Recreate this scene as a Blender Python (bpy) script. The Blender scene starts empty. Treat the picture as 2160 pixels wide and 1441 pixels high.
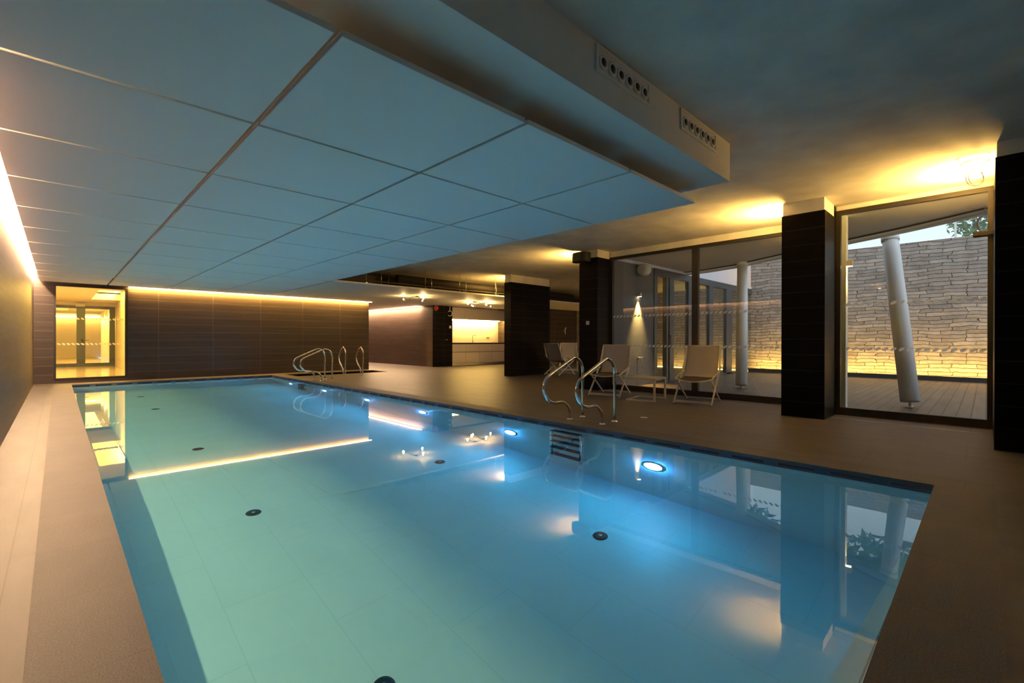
import bpy, bmesh, math, random
from mathutils import Vector, Matrix
random.seed(7)
SC = bpy.context.scene
COL = SC.collection
PI = math.pi

# ------------------------------------------------------------------ helpers
class MB:
    """collects shapes, links them as ONE mesh object"""
    def __init__(s): s.b = bmesh.new(); s.mi = 0
    def _f(s, vs):
        try:
            f = s.b.faces.new(vs); f.material_index = s.mi; return f
        except ValueError: return None
    def box(s, x0, y0, z0, x1, y1, z1):
        v = [s.b.verts.new(p) for p in ((x0,y0,z0),(x1,y0,z0),(x1,y1,z0),(x0,y1,z0),(x0,y0,z1),(x1,y0,z1),(x1,y1,z1),(x0,y1,z1))]
        for q in ((3,2,1,0),(4,5,6,7),(0,1,5,4),(1,2,6,5),(2,3,7,6),(3,0,4,7)): s._f([v[i] for i in q])
        return s
    def quad(s, *ps):
        s._f([s.b.verts.new(p) for p in ps]); return s
    def prism(s, pts, z0, z1):
        a = [s.b.verts.new((p[0],p[1],z0)) for p in pts]; b = [s.b.verts.new((p[0],p[1],z1)) for p in pts]
        n = len(pts); s._f(a[::-1]); s._f(b)
        for i in range(n): s._f([a[i],a[(i+1)%n],b[(i+1)%n],b[i]])
        return s
    def bar(s, p, q, w, h=None, up=(0,0,1)):
        """rectangular bar from p to q"""
        p = Vector(p); q = Vector(q); h = h or w; d = (q-p).normalized(); upv = Vector(up)
        if abs(d.dot(upv)) > .98: upv = Vector((1,0,0))
        a = d.cross(upv).normalized(); b = a.cross(d).normalized()
        vs = []
        for c in (p,q):
            for sx, sy in ((-1,-1),(1,-1),(1,1),(-1,1)): vs.append(s.b.verts.new(c + a*sx*w/2 + b*sy*h/2))
        for f in ((3,2,1,0),(4,5,6,7),(0,1,5,4),(1,2,6,5),(2,3,7,6),(3,0,4,7)): s._f([vs[i] for i in f])
        return s
    def tube(s, pts, r, n=12, cap=True):
        pts = [Vector(p) for p in pts]; rr = r if isinstance(r, (list,tuple)) else [r]*len(pts)
        rings = []; prev = None
        for i, p in enumerate(pts):
            d = (pts[min(i+1,len(pts)-1)] - pts[max(i-1,0)]).normalized()
            if prev is None:
                u = d.orthogonal().normalized()
            else:
                u = (prev - d*prev.dot(d)).normalized()
            prev = u; w = d.cross(u)
            rings.append([s.b.verts.new(p + (u*math.cos(2*PI*k/n) + w*math.sin(2*PI*k/n))*rr[i]) for k in range(n)])
        for a, b in zip(rings, rings[1:]):
            for k in range(n):
                f = s._f([a[k],a[(k+1)%n],b[(k+1)%n],b[k]])
                if f: f.smooth = True
        if cap: s._f(rings[0][::-1]); s._f(rings[-1])
        return s
    def lathe(s, prof, c=(0,0,0), axis='Z', n=24):
        """prof: (radius, height) pairs along the axis"""
        c = Vector(c); rings = []
        ax = {'Z':(Vector((1,0,0)),Vector((0,1,0)),Vector((0,0,1))), 'X':(Vector((0,1,0)),Vector((0,0,1)),Vector((1,0,0))), 'Y':(Vector((0,0,1)),Vector((1,0,0)),Vector((0,1,0)))}[axis]
        for r, h in prof:
            if r < 1e-6: rings.append([s.b.verts.new(c + ax[2]*h)])
            else: rings.append([s.b.verts.new(c + ax[2]*h + (ax[0]*math.cos(2*PI*k/n)+ax[1]*math.sin(2*PI*k/n))*r) for k in range(n)])
        for a, b in zip(rings, rings[1:]):
            for k in range(n):
                k2 = (k+1)%n
                if len(a) == 1: f = s._f([a[0], b[k2], b[k]]) if len(b) > 1 else None
                elif len(b) == 1: f = s._f([a[k], a[k2], b[0]])
                else: f = s._f([a[k],a[k2],b[k2],b[k]])
                if f: f.smooth = True
        if len(rings[0]) > 1: s._f(rings[0][::-1])
        if len(rings[-1]) > 1: s._f(rings[-1])
        return s
    def build(s, name, mats, parent=None, bevel=0, smooth_fix=True):
        bmesh.ops.recalc_face_normals(s.b, faces=s.b.faces[:])
        me = bpy.data.meshes.new(name); s.b.to_mesh(me); s.b.free()
        for m in (mats if isinstance(mats,(list,tuple)) else [mats]): me.materials.append(m)
        o = bpy.data.objects.new(name, me); COL.objects.link(o)
        if parent: o.parent = parent
        if bevel:
            md = o.modifiers.new('bevel','BEVEL'); md.width = bevel; md.segments = 2; md.limit_method = 'ANGLE'
        return o

def tag(o, label=None, cat=None, group=None, kind=None):
    if label: o['label'] = label
    if cat: o['category'] = cat
    if group: o['group'] = group
    if kind: o['kind'] = kind
    return o
def thing(name, label, cat, loc=(0,0,0), rz=0, group=None):
    o = bpy.data.objects.new(name, None); COL.objects.link(o)
    o.location = loc; o.rotation_euler = (0,0,rz); o.empty_display_size = .1
    return tag(o, label, cat, group)
def copy_tree(o, parent=None):
    c = o.copy(); COL.objects.link(c)
    if parent is not None: c.parent = parent
    for ch in list(o.children): copy_tree(ch, c)
    return c
def structure(o, label=None): return tag(o, label, None, None, 'structure')
def smooth_path(pts, sub=6):
    P = [Vector(p) for p in pts]; out = []
    for i in range(len(P)-1):
        p0 = P[max(i-1,0)]; p1 = P[i]; p2 = P[i+1]; p3 = P[min(i+2,len(P)-1)]
        for k in range(sub):
            t = k/sub
            out.append(.5*((2*p1)+(p2-p0)*t+(2*p0-5*p1+4*p2-p3)*t*t+(3*p1-p0-3*p2+p3)*t**3))
    out.append(P[-1]); return out

# ------------------------------------------------------------------ materials
def mat(name):
    m = bpy.data.materials.new(name); m.use_nodes = True
    nt = m.node_tree; nt.nodes.clear()
    out = nt.nodes.new('ShaderNodeOutputMaterial')
    return m, nt, out
def N(nt, t, **kw):
    n = nt.nodes.new(t)
    for k, v in kw.items():
        if k in n.inputs: n.inputs[k].default_value = v
        else: setattr(n, k, v)
    return n
def rgba(c): return (c[0], c[1], c[2], 1)
def simple(name, col, rough=.5, metal=0, noise=.12, scale=6, bump=0, spec=.5):
    m, nt, out = mat(name)
    b = N(nt,'ShaderNodeBsdfPrincipled'); b.inputs['Roughness'].default_value = rough; b.inputs['Metallic'].default_value = metal
    b.inputs['Specular IOR Level'].default_value = spec
    tc = N(nt,'ShaderNodeTexCoord'); nz = N(nt,'ShaderNodeTexNoise'); nz.inputs['Scale'].default_value = scale; nz.inputs['Detail'].default_value = 4
    nt.links.new(tc.outputs['Object'], nz.inputs['Vector'])
    mr = N(nt,'ShaderNodeMapRange'); mr.inputs['To Min'].default_value = 1-noise; mr.inputs['To Max'].default_value = 1+noise
    nt.links.new(nz.outputs['Fac'], mr.inputs['Value'])
    mx = N(nt,'ShaderNodeVectorMath', operation='SCALE'); mx.inputs[0].default_value = col
    nt.links.new(mr.outputs[0], mx.inputs['Scale']); nt.links.new(mx.outputs[0], b.inputs['Base Color'])
    if bump:
        bp = N(nt,'ShaderNodeBump'); bp.inputs['Strength'].default_value = bump; bp.inputs['Distance'].default_value = .01
        nt.links.new(nz.outputs['Fac'], bp.inputs['Height']); nt.links.new(bp.outputs[0], b.inputs['Normal'])
    nt.links.new(b.outputs[0], out.inputs[0]); return m
def emit(name, col, s):
    m, nt, out = mat(name); e = N(nt,'ShaderNodeEmission'); e.inputs[0].default_value = rgba(col); e.inputs[1].default_value = s
    nt.links.new(e.outputs[0], out.inputs[0]); return m
def tiles(name, axes, size, mortar, col, col2, mcol, rough=.45, offset=.5, streak=(1.5,30), streak_amt=.3, org=(0,0), msmooth=.1, grain=0, bump=.25, spec=.4, varies=True):
    """tiled surface: axes = which object axes run along / up"""
    m, nt, out = mat(name); L = nt.links
    tc = N(nt,'ShaderNodeTexCoord'); sp = N(nt,'ShaderNodeSeparateXYZ'); L.new(tc.outputs['Object'], sp.inputs[0])
    cb = N(nt,'ShaderNodeCombineXYZ')
    for i, a in enumerate(axes):
        ad = N(nt,'ShaderNodeMath', operation='SUBTRACT'); L.new(sp.outputs['XYZ'.index(a)], ad.inputs[0]); ad.inputs[1].default_value = org[i]
        L.new(ad.outputs[0], cb.inputs[i])
    br = N(nt,'ShaderNodeTexBrick'); br.offset = offset; br.inputs['Scale'].default_value = 1
    br.inputs['Brick Width'].default_value = size[0]; br.inputs['Row Height'].default_value = size[1]; br.inputs['Mortar Size'].default_value = mortar
    br.inputs['Mortar Smooth'].default_value = msmooth
    br.inputs['Color1'].default_value = rgba(col); br.inputs['Color2'].default_value = rgba(col2 if varies else col); br.inputs['Mortar'].default_value = rgba(mcol)
    L.new(cb.outputs[0], br.inputs['Vector'])
    mp = N(nt,'ShaderNodeMapping'); mp.inputs['Scale'].default_value = (streak[0], streak[1], 1); L.new(cb.outputs[0], mp.inputs['Vector'])
    nz = N(nt,'ShaderNodeTexNoise'); nz.inputs['Scale'].default_value = 1; nz.inputs['Detail'].default_value = 6; nz.inputs['Roughness'].default_value = .6; L.new(mp.outputs[0], nz.inputs['Vector'])
    mr = N(nt,'ShaderNodeMapRange'); mr.inputs['From Min'].default_value = .25; mr.inputs['From Max'].default_value = .75; mr.inputs['To Min'].default_value = 1-streak_amt; mr.inputs['To Max'].default_value = 1+streak_amt; L.new(nz.outputs['Fac'], mr.inputs['Value'])
    last = mr.outputs[0]; hgt = nz.outputs['Fac']
    if grain:
        g = N(nt,'ShaderNodeTexNoise'); g.inputs['Scale'].default_value = 140; g.inputs['Detail'].default_value = 3; L.new(tc.outputs['Object'], g.inputs['Vector'])
        gr = N(nt,'ShaderNodeMapRange'); gr.inputs['From Min'].default_value = .3; gr.inputs['From Max'].default_value = .7; gr.inputs['To Min'].default_value = 1-grain; gr.inputs['To Max'].default_value = 1+grain; L.new(g.outputs['Fac'], gr.inputs['Value'])
        mu = N(nt,'ShaderNodeMath', operation='MULTIPLY'); L.new(last, mu.inputs[0]); L.new(gr.outputs[0], mu.inputs[1]); last = mu.outputs[0]; hgt = g.outputs['Fac']
    sc = N(nt,'ShaderNodeVectorMath', operation='SCALE'); L.new(br.outputs['Color'], sc.inputs[0]); L.new(last, sc.inputs['Scale'])
    b = N(nt,'ShaderNodeBsdfPrincipled'); b.inputs['Roughness'].default_value = rough; b.inputs['Specular IOR Level'].default_value = spec
    L.new(sc.outputs[0], b.inputs['Base Color'])
    if bump:
        bp = N(nt,'ShaderNodeBump'); bp.inputs['Strength'].default_value = bump; bp.inputs['Distance'].default_value = .004; L.new(hgt, bp.inputs['Height']); L.new(bp.outputs[0], b.inputs['Normal'])
    L.new(b.outputs[0], out.inputs[0]); return m
def pane_mat(name, tint, r0=.05, rough=0):
    """clear pane: reflects more at a glancing angle, lets the rest straight through"""
    m, nt, out = mat(name); L = nt.links
    lw = N(nt,'ShaderNodeLayerWeight'); lw.inputs['Blend'].default_value = .5
    p = N(nt,'ShaderNodeMath', operation='POWER'); p.inputs[1].default_value = 5; L.new(lw.outputs['Facing'], p.inputs[0])
    a = N(nt,'ShaderNodeMath', operation='MULTIPLY_ADD'); a.inputs[1].default_value = 1-r0; a.inputs[2].default_value = r0; L.new(p.outputs[0], a.inputs[0])
    t = N(nt,'ShaderNodeBsdfTransparent'); t.inputs[0].default_value = rgba(tint)
    g = N(nt,'ShaderNodeBsdfGlossy'); g.inputs['Roughness'].default_value = rough; g.inputs[0].default_value = (1,1,1,1)
    mx = N(nt,'ShaderNodeMixShader'); L.new(a.outputs[0], mx.inputs[0]); L.new(t.outputs[0], mx.inputs[1]); L.new(g.outputs[0], mx.inputs[2])
    L.new(mx.outputs[0], out.inputs[0]); return m
def water_mat(name, tint, refr=True):
    m, nt, out = mat(name); L = nt.links
    b = N(nt,'ShaderNodeBsdfPrincipled'); b.inputs['Base Color'].default_value = rgba(tint); b.inputs['Roughness'].default_value = 0
    b.inputs['IOR'].default_value = 1.333; b.inputs['Transmission Weight'].default_value = 1
    L.new(b.outputs[0], out.inputs[0]); return m

WARM = (1.0, .55, .10)
WARM2 = (1.0, .62, .33)
DK, DK2, DM = (.062,.045,.042), (.050,.036,.034), (.19,.145,.115)
M = {}
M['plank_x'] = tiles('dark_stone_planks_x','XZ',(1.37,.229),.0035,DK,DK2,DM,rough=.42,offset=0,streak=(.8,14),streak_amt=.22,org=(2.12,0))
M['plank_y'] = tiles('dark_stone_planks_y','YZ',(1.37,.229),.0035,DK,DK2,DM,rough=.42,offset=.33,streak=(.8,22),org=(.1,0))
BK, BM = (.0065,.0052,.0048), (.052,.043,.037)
M['plank_lit'] = tiles('stone_planks_lit','YZ',(1.37,.229),.0035,(.132,.094,.082),(.110,.078,.068),(.075,.052,.045),rough=.45,offset=.33,streak=(.8,22),org=(.1,0))  # lighter copy of the dark planks; strip light on the wall put into the colour
M['black_x'] = tiles('black_pillar_tiles_x','XZ',(1.2,.235),.003,BK,BK,BM,rough=.4,offset=0,streak=(1,18),org=(-2.3,0),spec=.1)
M['black_y'] = tiles('black_pillar_tiles_y','YZ',(1.2,.235),.003,BK,BK,BM,rough=.4,offset=0,streak=(1,18),org=(-2.3,0),spec=.1)
FL, FL2, FM = (.110,.096,.100), (.098,.086,.090), (.062,.054,.056)
M['floor'] = tiles('brown_floor_tiles','YX',(1.374,.92),.003,FL,FL2,FM,rough=.46,offset=.5,streak=(1.2,5),streak_amt=.20,org=(.14,5.34),grain=.05,bump=.15,spec=.16)
M['coping_y'] = tiles('coping_tiles_y','YX',(.687,.6),.003,FL,FL2,(.09,.065,.05),rough=.62,offset=0,streak=(2,3),streak_amt=.14,org=(.114,-.085),grain=.35,bump=.22)
M['coping_x'] = tiles('coping_tiles_x','XY',(.687,.6),.003,FL,FL2,(.09,.065,.05),rough=.62,offset=0,streak=(2,3),streak_amt=.14,org=(-.085,-.312),grain=.35,bump=.22)
M['pool'] = tiles('pool_lining_tiles','YX',(1.25,.6),.005,(.66,.83,.85),(.64,.82,.84),(.58,.76,.78),rough=.35,offset=.5,streak=(2,2),streak_amt=.03,org=(.3,.3),bump=.05)
M['pool_wall'] = simple('pool_wall_tiles',(.78,.83,.84),.35,0,.03,3)
M['ledge'] = simple('pool_bench_tiles',(.92,.93,.93),.4,0,.02,3)
M['joint'] = simple('bench_joint',(.25,.30,.32),.6,0,.02,3)
M['navy'] = simple('navy_overflow_channel',(.085,.105,.15),.4,0,.15,10)
M['black'] = simple('matt_black',(.010,.010,.010),.6,0,.1,8)
M['slab'] = simple('plaster_slab',(.72,.68,.62),.8,0,.34,2.2,bump=.6)
M['white'] = simple('white_paint',(.80,.79,.76),.6,0,.03,4)
M['panel'] = simple('white_acoustic_panel',(.84,.84,.83),.75,0,.02,60,bump=.02)
M['panel_edge'] = M['panel']
M['frame'] = simple('bronze_aluminium',(.034,.029,.026),.42,.3,.06,20)
M['gframe'] = simple('grey_aluminium',(.10,.115,.13),.4,.4,.06,20)
M['steel'] = simple('polished_steel',(.80,.78,.74),.10,1,.03,30)
M['step'] = simple('dark_step_plastic',(.06,.08,.12),.5,0,.08,20)
M['brushed'] = simple('brushed_steel',(.62,.61,.59),.28,1,.06,30)
M['glass'] = pane_mat('window_glass',(.93,.96,.95),.03)
def frosted():
    m, nt, out = mat('frosted_dot'); d = N(nt,'ShaderNodeBsdfDiffuse'); d.inputs[0].default_value = (.95,.94,.93,1); t = N(nt,'ShaderNodeBsdfTranslucent'); t.inputs[0].default_value = (.95,.94,.93,1)
    mx = N(nt,'ShaderNodeMixShader'); mx.inputs[0].default_value = .7; nt.links.new(d.outputs[0],mx.inputs[1]); nt.links.new(t.outputs[0],mx.inputs[2]); tr = N(nt,'ShaderNodeBsdfTransparent'); m2 = N(nt,'ShaderNodeMixShader'); m2.inputs[0].default_value = .35; nt.links.new(mx.outputs[0],m2.inputs[1]); nt.links.new(tr.outputs[0],m2.inputs[2]); nt.links.new(m2.outputs[0],out.inputs[0]); return m
M['dots'] = frosted()
M['chairframe'] = simple('light_powder_coat',(.78,.72,.66),.42,.1,.04,20)
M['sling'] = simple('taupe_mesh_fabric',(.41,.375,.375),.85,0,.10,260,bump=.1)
M['shaded_seat'] = simple('shaded_seat_mesh',(.055,.045,.043),.85,0,.10,260,bump=.1)  # sling fabric darkened; the shadow on the seat is put into the colour
M['tabletop'] = simple('taupe_laminate',(.42,.36,.32),.5,0,.05,12)
M['render'] = tiles('grey_ribbed_render','XZ',(4,.045),.004,(.16,.155,.16),(.16,.155,.16),(.11,.105,.11),rough=.75,offset=0,streak=(3,60),streak_amt=.12,bump=.2)
M['lilac'] = simple('pale_concrete',(.68,.65,.72),.7,0,.06,2)
M['soffit'] = simple('canopy_soffit',(.72,.69,.65),.75,0,.03,3)
M['post'] = simple('white_enamel',(.80,.80,.82),.4,0,.03,5)
M['deck'] = tiles('deck_boards','XY',(6,.163),.009,(.135,.09,.066),(.10,.068,.05),(.012,.010,.009),rough=.45,offset=.5,streak=(.8,9),streak_amt=.4,org=(8.7,.163),msmooth=0,bump=.1,spec=.6)
M['kit_front'] = simple('gloss_cream_lacquer',(.62,.54,.46),.18,0,.02,2)
M['kit_back'] = simple('cream_splashback',(.78,.72,.62),.4,0,.02,2)
M['worktop'] = simple('dark_worktop',(.035,.03,.028),.3,0,.1,20)
M['lobby'] = simple('lobby_plaster',(.72,.66,.56),.7,0,.03,3)
M['lobby_floor'] = simple('lobby_floor',(.55,.45,.34),.12,0,.05,3)
M['red'] = simple('red_plastic',(.55,.03,.02),.4,0,.05,10)
M['cream'] = simple('cream_plastic',(.70,.66,.60),.5,0,.03,10)
M['copper'] = simple('copper_cable',(.16,.085,.03),.6,0,.1,10)
M['duct'] = simple('dark_duct',(.05,.042,.036),.6,.3,.2,4)
M['leaf'] = simple('leaf_green',(.16,.26,.07),.6,0,.35,4)
M['led'] = emit('warm_led', WARM, 60)
M['led_left'] = emit('warm_led_left', (1,.68,.34), 40)
M['led_back'] = emit('warm_led_back', (1,.68,.34), 40)
M['led_niche'] = emit('warm_led_niche', (1,.68,.34), 40)
M['led_kitchen'] = emit('warm_led_kitchen', (1,.62,.16), 130)
M['led_stone'] = emit('warm_led_stone', WARM, 150)
M['led_wing'] = emit('warm_led_wing', WARM, 35)
M['bulb'] = emit('warm_bulb', (1.0,.72,.35), 90)
M['poollens'] = emit('pool_lamp_lens', (.50,.68,1.0), 30)
M['lamp_lens'] = emit('downlight_lens', (1.0,.72,.36), 40)
M['exit'] = simple('white_sign_face',(.8,.75,.6),.5,0,.02,4)
M['water'] = water_mat('pool_water',(.43,.94,.97))

def stone_mat():
    m, nt, out = mat('stacked_stone'); L = nt.links
    tc = N(nt,'ShaderNodeTexCoord'); sp = N(nt,'ShaderNodeSeparateXYZ'); L.new(tc.outputs['Object'], sp.inputs[0])
    wz = N(nt,'ShaderNodeTexNoise'); wz.inputs['Scale'].default_value = 1.3; L.new(tc.outputs['Object'], wz.inputs['Vector'])
    wm = N(nt,'ShaderNodeMath', operation='MULTIPLY_ADD'); wm.inputs[1].default_value = .16; L.new(wz.outputs['Fac'], wm.inputs[0]); L.new(sp.outputs['Z'], wm.inputs[2])
    cb = N(nt,'ShaderNodeCombineXYZ'); wy = N(nt,'ShaderNodeTexNoise'); wy.inputs['Scale'].default_value = 4.5; wy.inputs['Detail'].default_value = 3; L.new(tc.outputs['Object'], wy.inputs['Vector']); ym = N(nt,'ShaderNodeMath', operation='MULTIPLY_ADD'); ym.inputs[1].default_value = .22; L.new(wy.outputs['Fac'], ym.inputs[0]); L.new(sp.outputs['Y'], ym.inputs[2]); z2 = N(nt,'ShaderNodeMath', operation='MULTIPLY_ADD'); z2.inputs[1].default_value = .05; L.new(wy.outputs['Fac'], z2.inputs[0]); L.new(wm.outputs[0], z2.inputs[2]); L.new(ym.outputs[0], cb.inputs[0]); L.new(z2.outputs[0], cb.inputs[1])
    br = N(nt,'ShaderNodeTexBrick'); br.offset = .43; br.squash = 1.7; br.squash_frequency = 3
    br.inputs['Scale'].default_value = 1; br.inputs['Brick Width'].default_value = .52; br.inputs['Row Height'].default_value = .112; br.inputs['Mortar Size'].default_value = .008; br.inputs['Mortar Smooth'].default_value = .4; br.inputs['Bias'].default_value = 0
    br.inputs['Color1'].default_value = (.42,.37,.33,1); br.inputs['Color2'].default_value = (.26,.23,.21,1); br.inputs['Mortar'].default_value = (.05,.042,.036,1)
    L.new(cb.outputs[0], br.inputs['Vector'])
    nz = N(nt,'ShaderNodeTexNoise'); nz.inputs['Scale'].default_value = 5; nz.inputs['Detail'].default_value = 6; L.new(tc.outputs['Object'], nz.inputs['Vector'])
    mr = N(nt,'ShaderNodeMapRange'); mr.inputs['To Min'].default_value = .6; mr.inputs['To Max'].default_value = 1.4; L.new(nz.outputs['Fac'], mr.inputs['Value'])
    sc = N(nt,'ShaderNodeVectorMath', operation='SCALE'); L.new(br.outputs['Color'], sc.inputs[0]); L.new(mr.outputs[0], sc.inputs['Scale'])
    b = N(nt,'ShaderNodeBsdfPrincipled'); b.inputs['Roughness'].default_value = .85; L.new(sc.outputs[0], b.inputs['Base Color'])
    ht = N(nt,'ShaderNodeMath', operation='MULTIPLY_ADD'); ht.inputs[1].default_value = -1.2; L.new(br.outputs['Fac'], ht.inputs[0]); L.new(nz.outputs['Fac'], ht.inputs[2])
    bp = N(nt,'ShaderNodeBump'); bp.inputs['Strength'].default_value = .8; bp.inputs['Distance'].default_value = .05; L.new(ht.outputs[0], bp.inputs['Height']); L.new(bp.outputs[0], b.inputs['Normal'])
    L.new(b.outputs[0], out.inputs[0]); return m
M['stone'] = stone_mat()

# ------------------------------------------------------------------ key dimensions
XL = -.44            # left wall
PX0, PX1, PY0, PY1 = .255, 5.0, .288, 16.35      # pool opening
WZ = -.075           # water level
PD = -1.90           # pool bottom
YB = 17.0            # back wall
ZS = 3.25            # slab
ZP = 2.65            # panel underside
Y0 = -2.6            # wall behind the camera

# ------------------------------------------------------------------ floor
f = MB()
T = -.010
f.box(XL-.2,Y0,T-.2,-.085,YB+.2,0)                     # left strip
f.box(-.085,Y0,T-.2,5.34,-.054,0)                      # near strip
f.box(5.34,Y0,-.30,8.9,15.25,0)                        # pool deck
f.box(8.9,6.4,-.30,19.0,15.25,0); f.box(8.9,-.6,-.30,9.45,6.4,0)
f.box(8.6,15.25,-.30,19.0,26.0,0); f.box(5.34,15.25,-.30,5.45,YB+.2,0)
f.box(5.45,16.4,-.30,8.6,YB+.2,0)
f.mi = 1; f.box(-.085,-.054,T-.2,PX0,PY1,0); f.box(PX1,-.054,T,5.34,PY1,0)
f.mi = 2; f.box(PX0,-.054,T-.2,PX1,PY0,0); f.box(-.085,PY1,T,5.34,YB+.2,0)
structure(f.build('floor',[M['floor'],M['coping_y'],M['coping_x']]), 'brown stone tile floor around the pool')

# pool shell: lining, overflow channel
p = MB()
p.quad((PX0,PY0,PD),(PX1,PY0,PD),(PX1,PY1,PD),(PX0,PY1,PD))
p.mi = 1
p.quad((PX0,PY0,PD),(PX0,PY1,PD),(PX0,PY1,T),(PX0,PY0,T))
p.quad((PX1,PY0,PD),(PX1,PY1,PD),(PX1,PY1,WZ-.004),(PX1,PY0,WZ-.004))
p.quad((PX0,PY0,PD),(PX1,PY0,PD),(PX1,PY0,T),(PX0,PY0,T))
p.quad((PX0,PY1,PD),(PX1,PY1,PD),(PX1,PY1,WZ-.004),(PX0,PY1,WZ-.004))
# shallow ledge just below the surface along the near edge
p.mi = 2; p.prism([(PX0,PY0),(PX1,PY0),(PX1,PY0+.085),(PX0,PY0+.41)],-1.2,-.95)
p.mi = 3; p.prism([(PX0,PY0+.235),(PX1,PY0+.045),(PX1,PY0+.052),(PX0,PY0+.247)],-.97,-.948)
structure(p.build('pool_basin',[M['pool'],M['pool_wall'],M['ledge'],M['joint']]), 'pale tiled basin of the long swimming pool')
g = MB()
y = PY0
g.box(PX1-.001,PY0,-.036,PX1+.05,PY1,T-.0005)                  # lip
g.box(PX1+.002,PY0,WZ-.10,PX1+.03,PY1,WZ+.010)                 # weir
y = .57
while y < PY1-.1:
    g.box(PX1+.001,y,WZ,PX1+.06,y+.11,-.036); y += .432
g.box(PX0,PY1-.001,-.036,PX1,PY1+.05,T-.0005); g.box(PX0,PY1+.002,WZ-.10,PX1,PY1+.03,WZ+.010)
x = .6
while x < PX1-.2:
    g.box(x,PY1+.001,WZ,x+.11,PY1+.06,-.036); x += .432
g.mi = 1
g.box(PX1+.20,PY0,-.3,PX1+.24,PY1,-.04); g.box(PX0,PY1+.20,-.3,PX1+.24,PY1+.24,-.04)
structure(g.build('trim_1', [M['navy'],M['black']]), 'slotted navy overflow channel below the pool deck edge')
w = MB(); w.quad((PX0,PY0,WZ),(PX1+.03,PY0,WZ),(PX1+.03,PY1+.03,WZ),(PX0,PY1+.03,WZ))
WATER = tag(w.build('pool_water', M['water']), 'still blue water filling the long swimming pool', 'water', kind='stuff')
# plunge pool beside the back wall
p = MB()
p.quad((5.45,15.25,-.9),(8.6,15.25,-.9),(8.6,16.4,-.9),(5.45,16.4,-.9))
p.mi = 1
for a, b in (((5.45,15.25),(8.6,15.25)),((8.6,15.25),(8.6,16.4)),((8.6,16.4),(5.45,16.4)),((5.45,16.4),(5.45,15.25))):
    p.quad((a[0],a[1],-.9),(b[0],b[1],-.9),(b[0],b[1],-.03),(a[0],a[1],-.03))
structure(p.build('plunge_basin',[M['pool'],M['black']]), 'dark edged basin of the small plunge pool by the back wall')
w = MB(); w.quad((5.45,15.25,-.12),(8.6,15.25,-.12),(8.6,16.4,-.12),(5.45,16.4,-.12))
tag(w.build('plunge_water', M['water']), 'dark still water in the small plunge pool by the back wall', 'water', kind='stuff')

# ------------------------------------------------------------------ walls and slab
w = MB(); w.box(XL-.2,Y0,0,XL,YB+.2,ZS); structure(w.build('wall_left', M['plank_lit']), 'dark stone plank wall along the left of the pool')
w = MB()
w.box(XL,YB,0,-.075,YB+.2,ZS); w.box(1.425,YB,0,8.75,YB+.2,ZS); w.box(-.075,YB,2.585,1.425,YB+.2,ZS); w.box(-.075,YB,0,1.425,YB+.2,.10)
structure(w.build('wall_back', M['plank_x']), 'dark stone plank wall at the far end of the pool')
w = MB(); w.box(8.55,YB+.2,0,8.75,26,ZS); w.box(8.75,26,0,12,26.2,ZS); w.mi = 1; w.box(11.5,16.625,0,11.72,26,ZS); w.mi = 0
structure(w.build('wall_niche', [M['plank_x'],M['plank_lit']]), 'brown plank wall of the recess behind the pool end wall')
w = MB(); w.box(11.73,16.62,2.70,15.9,17.4,ZS); structure(w.build('wall_kitchen_bulkhead', M['black_x']), 'dark bulkhead above the kitchen niche')
w = MB(); w.box(11.5,16.59,0,12.53,16.62,2.66); w.box(11.72,16.62,0,12.53,17.4,2.66)
structure(w.build('wall_kitchen_side', M['black_x']), 'dark wall pier left of the kitchen niche')
w = MB(); w.box(12.53,17.25,0,16.2,17.4,ZS)
structure(w.build('wall_kitchen_back', M['kit_back']), 'cream splashback wall of the kitchen niche')
w = MB(); w.box(15.9,14.6,0,19.3,14.8,ZS); w.mi = 1; w.box(15.9,14.8,0,16.1,17.4,ZS)
structure(w.build('wall_far_right', [M['plank_x'],M['plank_y']]), 'brown plank wall behind the far deck chairs')
w = MB(); w.box(XL-.2,Y0-.2,0,9.0,Y0,ZS); structure(w.build('wall_front', M['white']), 'unseen wall behind the viewpoint, made pale to bounce light')  # out of view; white chosen to bounce fill onto panel edges and slab
w = MB(); w.box(8.74,Y0,0,8.95,-.075,ZS); w.box(8.6,1.66,0,9.5,2.3,ZS)
structure(w.build('wall_right', M['black_y']), 'dark wall between the windows')
w = MB(); w.box(XL-.2,Y0-.2,ZS,8.76,30,ZS+.25); w.box(8.76,2.3,ZS,9.42,30,ZS+.25); w.box(9.42,6.32,ZS,19.2,30,ZS+.25)
structure(w.build('ceiling', M['slab']), 'grey plaster slab ceiling')
# dropped plenum box over the pool
w = MB(); w.box(XL,1.92,2.85,5.126,16.9,ZS); structure(w.build('ceiling_box', M['white']), 'white dropped ceiling box above the pool panels')
w = MB(); w.box(5.05,11.70,ZP,15.9,16.6,ZP+.045); w.box(8.75,16.6,ZP,11.5,26,ZP+.045); w.box(15.9,11.70,ZP,19.0,14.6,ZP+.045); w.box(5.05,16.6,ZP,8.75,16.93,ZP+.045)
raft = structure(w.build('ceiling_raft', M['white']), 'white lowered ceiling raft hung on rods at the far end')
hx = [6.0,6.75,7.3,7.9,8.5,8.95,9.2,9.9,10.25,10.75,11.3,11.9,12.6,13.5,14.4]
for i, x in enumerate(hx):
    yy = 11.8 + (i%3)*.55
    h = MB(); h.tube([(x,yy,ZP+.045),(x,yy,ZS)],.008,6); h.box(x-.02,yy-.03,ZP+.045,x+.02,yy+.03,ZP+.075)
    h.build('hanger_rod', M['brushed'], raft)
h = MB()
for yy in (11.9, 12.6, 13.6): h.box(5.4,yy-.012,ZP+.12,15.5,yy+.012,ZP+.15)
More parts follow.
